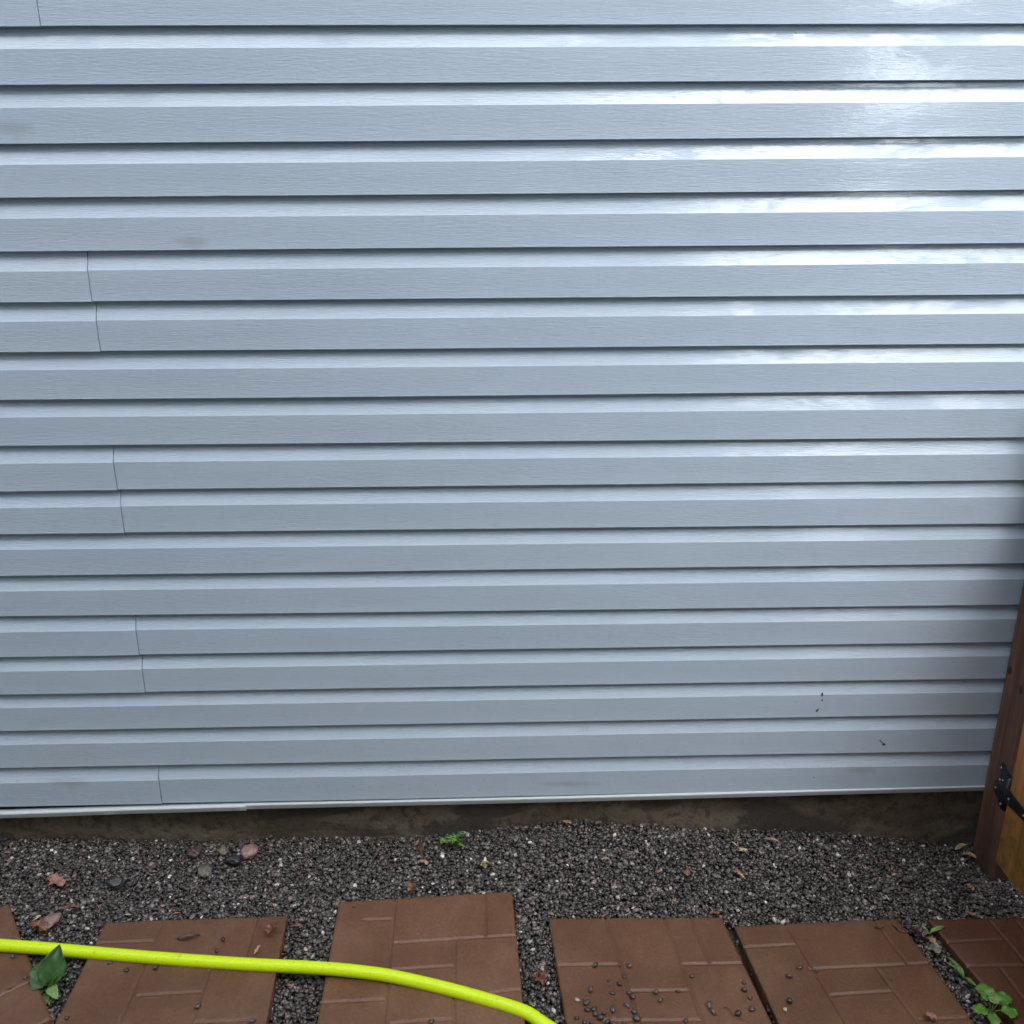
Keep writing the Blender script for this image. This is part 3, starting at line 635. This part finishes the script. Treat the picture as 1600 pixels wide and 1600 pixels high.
# ================================================================ LEAVES AND PLANTS
def leaf_mesh(name, L, W, mat, parent, loc, rot, shape='oval', curl=.2, fold=.15, seed=0, n=16, droop=0.0, thick=.0005):
    rr = random.Random(seed); V = []; F = []; m = 9
    for i in range(n + 1):
        t_ = i / n
        if shape == 'oval': w_ = math.sin(math.pi * min(1, t_ ** .75)) ** .8
        elif shape == 'heart': w_ = math.sin(math.pi * t_ ** .55) ** .7
        elif shape == 'lance': w_ = math.sin(math.pi * t_ ** .8)
        elif shape == 'round': w_ = math.sqrt(max(0, 1 - (2 * t_ - 1) ** 2))
        else: w_ = math.sin(math.pi * t_) ** .6 * (1 + .35 * math.sin(t_ * 17 + seed) + .2 * math.sin(t_ * 31 + seed * 2))
        w_ = max(w_, .02)
        for j in range(m):
            s = j / (m - 1) * 2 - 1
            lob = 1 + (.10 * math.sin(t_ * 24 + s * 2 + seed) if shape in ('round', 'heart') else 0)
            x = s * w_ * W / 2 * lob; y = t_ * L
            z = abs(s) ** 1.3 * W * fold + curl * L * (t_ - t_ * t_) * 2 + .06 * W * noise.noise(Vector((s * 2, t_ * 4, seed))) - droop * L * t_ * t_ + .10 * W * math.sin(t_ * 9 + seed) * s * s
            V.append((x, y, z))
    for i in range(n):
        for j in range(m - 1):
            a = i * m + j; F.append((a, a + 1, a + m + 1, a + m))
    nv = len(V)
    for x, y, z in V[:nv]: V.append((x, y, z - thick))
    F += [tuple(nv + q for q in f[::-1]) for f in F]
    rim = [j for j in range(m)] + [i * m + m - 1 for i in range(1, n + 1)] + [n * m + j for j in range(m - 2, -1, -1)] + [i * m for i in range(n - 1, 0, -1)]
    for i in range(len(rim)):
        a, b = rim[i], rim[(i + 1) % len(rim)]; F.append((b, a, nv + a, nv + b))
    o = mesh_obj(name, V, F, mat, None, True)
    o.location = loc; o.rotation_euler = rot
    if parent is not None: o.parent = parent
    return o
R = math.radians
def fallen(key, D, L, W, mat, label, rz, shape='oval', curl=.25, fold=.2, name='fallen_leaf', tilt=(8, 6), cat='leaf', seed=None, dz=.004):
    p = D[key]; sd_ = (sum(map(ord, key)) % 50) if seed is None else seed
    c = Vector((0, L / 2, 0)); rot = (R(tilt[0]), R(tilt[1]), R(rz))
    from mathutils import Euler
    off = Euler(rot).to_matrix() @ c
    o = leaf_mesh(name, L, W, mat, None, (p[0] - off.x, p[1] - off.y, p[2] + dz - off.z), rot, shape, curl, fold, sd_)
    return tag(o, label, cat)
fallen('salmon', LEAF, .055, .036, M_SALMON, 'salmon pink torn leaf on the gravel above the skewed slab', 60, 'torn')
fallen('orange', LEAF, .050, .030, M_RUST, 'orange brown crumpled leaf just behind the hose by the skewed slab', 80, 'torn', .5, .4)
fallen('b100', LEAF, .045, .022, M_BROWN, 'dark brown dry leaf in the gravel left of the second slab', 110, 'torn', .4, .3)
fallen('rustC', LEAF, .040, .026, M_RUST, 'rust orange leaf at the back edge of the slab nearest the wall', 150, 'torn', .5, .35)
fallen('redbr', LEAF, .050, .014, M_BROWN, 'thin red brown dry leaf on gravel left of the feathery green weed', 10, 'torn', .3, .3)
fallen('orange2', LEAF, .026, .014, M_TAN, 'small peach coloured leaf scrap in front of the thin red brown leaf', 60, 'torn', .3)
fallen('brown', LEAF, .038, .028, M_RUST, 'red brown leaf in the gravel gap beside the pebble strewn slab', 200, 'torn', .5, .4)
fallen('tancurl', LEAF, .052, .011, M_TAN, 'curved tan sickle shaped leaf on gravel behind the second slab from the right', 215, 'lance', .5, .2)
fallen('tanthin', LEAF, .048, .010, M_TAN, 'slim tan leaf on gravel close to the foundation', 240, 'lance', .3, .2)
fallen('cream', LEAF, .026, .016, M_CREAM, 'small cream leaf scrap on gravel between the two tan leaves', 100, 'torn', .3)
fallen('redD', LEAF, .028, .015, M_RUST, 'red brown leaf tucked at the back right corner of the pebble strewn slab', 95, 'oval')
fallen('tan2', LEAF, .026, .010, M_TAN, 'tiny tan leaf on gravel behind the pebble strewn slab', 100, 'lance')
fallen('tan3', LEAF, .024, .016, M_TAN, 'pale tan leaf scrap against the foundation where the gravel mounds up', 80, 'torn')
fallen('post1', LEAF, .046, .014, M_TAN, 'tan leaf beside the foot of the post, nearer the foundation', 290, 'lance', .3)
fallen('post2', LEAF, .050, .014, M_TAN, 'pale tan leaf at the foot of the post, in front of its twin', 225, 'lance', .3)
fallen('salmon2', LEAF, .024, .018, M_SALMON, 'small salmon red leaf scrap on gravel in front of the post', 20, 'torn')
fallen('salmon3', LEAF, .028, .013, M_SALMON, 'salmon petal at the back edge of the dark red slab', 70, 'lance')
fallen('maroonE', LEAF, .040, .034, M_MAROON, 'dark maroon leaf in the gap left of the dark red slab', 30, 'torn', .4, dz=.006)
fallen('tanE', LEAF, .040, .014, M_TAN, 'peach tan leaf in the gap beside the dark red slab', 200, 'torn', .4)
fallen('paleE', LEAF, .040, .024, M_PALE, 'pale grey green leaf in the gap beside the dark red slab', 190, 'torn', .3)
fallen('small466', LEAF, .024, .014, M_RUST, 'small rust leaf scrap in gravel between the second and third slabs', 90, 'torn')
fallen('redB', SLEAF, .040, .024, M_RUST, 'red brown torn leaf on the back right corner of the second slab', 170, 'torn', .5, .4, dz=.002)
fallen('podB', SLEAF, .055, .014, M_BROWN, 'dark brown seed pod lying on the second slab from the left', 283, 'lance', .15, .25, 'seed_pod', (0, 0), 'seed pod', dz=.002)
fallen('tanB', SLEAF, .028, .008, M_TAN, 'tiny tan leaf scrap beside the hose on the second slab', 340, 'torn', .1, dz=.002)
fallen('crumbE', SLEAF, .026, .018, M_SALMON, 'salmon dry leaf crumb at the front edge of the slab beside the dark red one', 60, 'torn', .5, .4, dz=.002)
def twig(key, L, ang, label, r_=.0011, bend=.1, mat=None, dz=.002):
    p = SLEAF[key]; a = R(ang); rr = random.Random(len(label)); pts = []
    for i in range(9):
        s = (i / 8 - .5) * L; k = bend * L * math.sin(i * 1.1)
        pts.append(Vector((p[0] + s * math.cos(a) - k * math.sin(a), p[1] + s * math.sin(a) + k * math.cos(a), p[2] + dz + .0006 * math.sin(i * 2))))
    o = tube(pts, lambda t_: r_ * (1.2 - .6 * t_ + .3 * math.sin(t_ * 20)), mat or M_BROWN, 'twig', n=8)
    return tag(o, label, 'twig')
twig('twE1', .024, 0, 'short dark twig at the back of the slab left of the dark red slab', .0022)
twig('twE2', .036, -50, 'longer dark twig near the back right corner of the slab beside the dark red one', .0018)
twig('twD', .062, -45, 'thin brown twig near the right front of the pebble strewn slab', .0008)
twig('twA', .018, 40, 'tiny dark twig on the skewed leftmost slab', .0013)
twig('markC', .010, 0, 'tiny dark twig at the back left corner of the slab nearest the wall', .0012)

def stem(parent, a, b, r_=.0014, mat=None):
    a = Vector(a); b = Vector(b); mid = (a + b) / 2 + Vector((0, 0, .01))
    pts = catmull([a, mid, b], 5)
    V0 = tube(pts, lambda t_: r_ * (1.1 - .4 * t_), mat or M_G2, 'stem', n=7)
    V0.parent = parent; return V0
# broad-leaved weed in the gap by the skewed slab
p = PLANT['left']; wl = tag(empty('weed', p), 'leafy weed with broad dark green leaves growing by the hose beside the skewed slab', 'weed')
def pl(parent, a, L, W, yaw, pitch, mat, shape, roll=0, seed=1, curl=.2, fold=.12, droop=.1):
    stem(parent, (0, 0, -.005), a)
    return leaf_mesh('leaf', L, W, mat, parent, a, (R(pitch), R(roll), R(yaw)), shape, curl, fold, seed, droop=droop)
pl(wl, (.002, .004, .030), .086, .060, 8, 60, M_G1, 'oval', 18, 1)
pl(wl, (-.004, -.002, .022), .080, .056, 22, 18, M_G1, 'heart', -20, 2, .3)
pl(wl, (.006, .002, .028), .040, .026, -45, 45, M_G1, 'oval', 0, 3)
pl(wl, (.008, -.002, .030), .046, .024, 225, -5, M_G2, 'oval', 10, 4, .3)
pl(wl, (.002, -.006, .016), .040, .024, 190, -10, M_G1, 'oval', 0, 5, .3)
pl(wl, (-.006, -.004, .020), .042, .026, 130, -5, M_G1, 'heart', 0, 6, .2)
pl(wl, (.010, -.008, .012), .030, .010, 200, 0, M_G2, 'lance', 0, 8)
# bright green lobed weed at the right
p = PLANT['right']; wr = tag(empty('weed', (p[0], p[1], p[2] + .004)), 'bright green round leaved weed between the slabs at the lower right corner', 'weed')
for i, (x, y, z, L, W, yaw, pit, m_) in enumerate(((.002, .012, .036, .040, .040, 10, 25, M_G3), (.020, .008, .032, .036, .036, -60, 15, M_G3), (.018, -.008, .030, .034, .034, -115, 5, M_G3),
        (-.012, .000, .026, .036, .030, 110, 10, M_G3), (-.004, -.012, .024, .030, .026, 165, 0, M_G3), (.006, .002, .038, .026, .028, -30, 30, M_G2))):
    pl(wr, (x, y, z), L, W, yaw, pit, m_, 'round', 0, 10 + i, .15, .08, .1)
# feathery weed by the foundation
p = PLANT['mid']; wm = tag(empty('weed', p), 'small feathery green weed growing in the gravel close to the foundation', 'weed')
rr = random.Random(5)
for i in range(26):
    yaw = rr.uniform(0, 360); pit = rr.uniform(5, 70); L = rr.uniform(.02, .042)
    pl(wm, (rr.uniform(-.014, .014), rr.uniform(-.01, .01), rr.uniform(.006, .022)), L, L * rr.uniform(.18, .34), yaw, pit, rr.choice([M_G3, M_G1, M_G2]), 'lance', rr.uniform(-20, 20), i, .25, .15, .15)
for yaw in (70, 90, 110):
    pl(wm, (-.022, -.002, .014), .024, .016, yaw, 20, M_G2, 'oval', 0, yaw)
# single blades
p = PLANT['blade']; wb = tag(empty('grass_tuft', p), 'short green grass blades against the side of the dark red slab', 'grass tuft')
for yaw, L in ((20, .06), (35, .05), (5, .045), (200, .04)): pl(wb, (0, 0, .006), L, .010, yaw, 25, M_G3, 'lance', 0, yaw, .3, .2, .2)
p = PLANT['sprig']; wsn = tag(empty('sprout', p), 'small pale green sprout at the back corner of the dark red slab', 'sprout')
for yaw, L, m_ in ((-75, .05, M_G2), (60, .045, M_G2), (110, .03, M_PALE)): pl(wsn, (0, 0, .012), L, .013, yaw, 15, m_, 'lance', 0, int(yaw), .3, .2, .15)
# cream dried blossom
p = PLANT['flower']; fl = tag(empty('dried_blossom', p), 'cream coloured dried blossom lying alone on the gravel', 'blossom')
for i in range(13):
    yaw = i * 137.5; pit = 15 + (i % 4) * 18
    leaf_mesh('petal', .020 - .0005 * i, .009, M_CREAM, fl, (0, 0, .010), (R(pit), 0, R(yaw)), 'oval', .3, .35, i)
leaf_mesh('petal', .022, .008, flat('petal_white', (.75, .72, .66), .5), fl, (.002, .006, .012), (R(60), 0, R(-5)), 'oval', .3, .3, 44)
# crumbs of leaf and needle scattered through the gravel
V = []; F = []; cl = []
rr = random.Random(21)
for i in range(520):
    x = rr.uniform(-1.9, 1.9); y = rr.uniform(-1.0, .0)
    if rr.random() < .45: x = rr.uniform(-1.5, -.5) if rr.random() < .6 else rr.gauss(1.07, .03)
    if any(in_quad(QU[k], np.array([x]), np.array([y]), 0)[0] for k in 'ABCDEF'): continue
    z = float(gh(x, y)) + rr.uniform(.003, .008); L = rr.uniform(.006, .022); W = L * rr.uniform(.08, .4); a = rr.uniform(0, 6.28); tl = rr.uniform(-.3, .3)
    d = Vector((math.cos(a), math.sin(a), tl)); s = Vector((-math.sin(a), math.cos(a), rr.uniform(-.4, .4))); o_ = Vector((x, y, z)); b = len(V)
    cc = rr.choice([(.22, .08, .045), (.34, .2, .12), (.12, .06, .04), (.42, .3, .2), (.3, .12, .09), (.10, .06, .05)])
    for t_, w_, k in ((0, .15, 0), (.35, 1, .12), (.75, .8, .15), (1, .1, 0)):
        for sg in (-1, 1): V.append((o_ + d * (t_ - .5) * L + s * sg * w_ * W / 2 + Vector((0, 0, k * L)))[:]); cl.append(cc)
    for t_ in (0, 1, 2): F.append((b + t_ * 2, b + t_ * 2 + 1, b + t_ * 2 + 3, b + t_ * 2 + 2))
ll = mesh_obj('leaf_litter', V, F, M_PEB)
at = ll.data.color_attributes.new('tint', 'FLOAT_COLOR', 'POINT'); at.data.foreach_set('color', np.concatenate([np.array(cl), np.ones((len(cl), 1))], 1).astype(np.float32).ravel())
tag(ll, 'scattered rust and tan leaf crumbs over the dark gravel', 'leaf litter', kind='stuff')
# specks of mud on the siding
for i, (p, sx_, sz_, lab) in enumerate(zip(WALLM, (.0022, .0018, .0026, .0050, .0016), (.0060, .0026, .0050, .0040, .0016),
        ('dark mud speck on the siding, topmost of three in a column', 'tiny round dark mud speck on the siding between two longer ones', 'slanted dark mud speck on the siding, lowest of three in a column',
         'dark hooked mud smear on the siding, second course from the bottom', 'minute dark speck on the lowest siding course'))):
    bm = bmesh.new(); bmesh.ops.create_icosphere(bm, subdivisions=3, radius=1)
    for v in bm.verts:
        f = 1 + .5 * noise.noise(v.co * 2 + Vector((i, 0, 0))); v.co = Vector((v.co.x * sx_ * f, v.co.y * .0012, v.co.z * sz_ * f))
    if i == 3:
        for k in range(7):
            r2 = bmesh.ops.create_icosphere(bm, subdivisions=2, radius=.0014)
            bmesh.ops.translate(bm, verts=r2['verts'], vec=(-.003 - k * .0016, 0, .003 + k * .0017))
    o = bm_obj('mud_speck', bm, flat('mud', (.035, .033, .032), .6), smooth=True, loc=(p[0], p[1] + .0005, p[2]))
    if i == 2: o.rotation_euler.y = R(35)
    tag(o, lab, 'mud speck')

# ================================================================ UNSEEN BLOCKERS ADDED OUT OF FRAME (seen only as reflections and shade)
M_NB = flat('blocker_render', (.22, .21, .19), .8, .003, 20)
nb = tag(empty('house_blocker', (-3, -6, -.2)), 'unseen tall grey house block added behind the camera to bound the reflections', 'house')  # added out of view, sized to cut off sky light and reflections
bm = bmesh.new(); box(bm, -9, 1.65, -10, NBY, -.4, 6.3); bm_obj('wall', bm, M_NB, nb, loc=-nb.location)
bm = bmesh.new()
vs = [bm.verts.new(p) for p in ((-9.2, NBY + .15, 6.25), (1.75, NBY + .15, 6.25), (1.75, -7, 7.6), (-9.2, -7, 7.6), (-9.2, -10.4, 6.2), (1.75, -10.4, 6.2))]
for f in ((0, 1, 2, 3), (3, 2, 5, 4), (0, 4, 5, 1), (1, 5, 2), (0, 3, 4)): bm.faces.new([vs[i] for i in f])
bm_obj('roof', bm, M_ROOF, nb, loc=-nb.location)
fn = tag(empty('fence_blocker', (4, NBY, -.2)), 'unseen brown board fence added beside the house block to bound the reflections', 'fence')  # added out of view, sets the lower edge of the reflected sky
M_FEN = wood('blocker_wood', (.10, .06, .035), (.17, .10, .06), (.22, .14, .09))
bm = bmesh.new(); box(bm, 1.66, 9, NBY - .06, NBY - .03, -.25, 2.0); bm_obj('panel', bm, M_FEN, fn, loc=-fn.location)
def leaf_blocker(x0, x1, y0, y1, z0, z1, n, seed, label, leaf=.06):
    root = tag(empty('leaf_blocker', ((x0 + x1) / 2, (y0 + y1) / 2, -.2)), label, 'leaf_blocker'); rr = random.Random(seed); o0 = root.location
    tk = tube([Vector((0, 0, 0)), Vector((.03, .02, z0 * .6)), Vector((-.02, .0, z1 * .8))], lambda t_: .05 * (1 - .8 * t_), M_POST, 'trunk', n=10); tk.parent = root
    V = []; F = []
    for i in range(n):
        o_ = Vector((rr.uniform(x0, x1), rr.uniform(y0, y1), z0 + (z1 - z0) * rr.random()))
        if noise.noise(o_ * 2.2) + .9 * (1 - (o_.z - z0) / (z1 - z0)) < .12: continue
        o_ = o_ - o0; a = Vector((rr.gauss(0, 1), rr.gauss(0, 1), rr.gauss(0, 1))).normalized(); b_ = a.orthogonal().normalized(); s = rr.uniform(.6, 1.2) * leaf; k = len(V)
        for u_, v_ in ((-1, 0), (0, -.5), (1, 0), (0, .5)): V.append((o_ + a * u_ * s + b_ * v_ * s)[:])
        F.append((k, k + 1, k + 2, k + 3))
    mesh_obj('crown', V, F, M_TREE, None, False).parent = root
leaf_blocker(1.7, 2.36, NBY - .9, NBY - .15, .4, 3.9, 6000, 3, 'unseen narrow leaf mass added to edge the reflected sky gap')  # added foliage, one side of the gap reflected in the siding
leaf_blocker(2.95, 7.0, NBY - 1.0, NBY - .15, .4, 3.9, 32000, 4, 'unseen wide leaf mass added to break up the reflected sky')  # added foliage, other side of the gap, blocks low sky
leaf_blocker(1.95, 3.2, -1.7, -.5, .0, 1.9, 12000, 9, 'unseen leaf mass added beyond the wooden gate to block the sun')  # added out of view to keep sun off the gravel by the gate
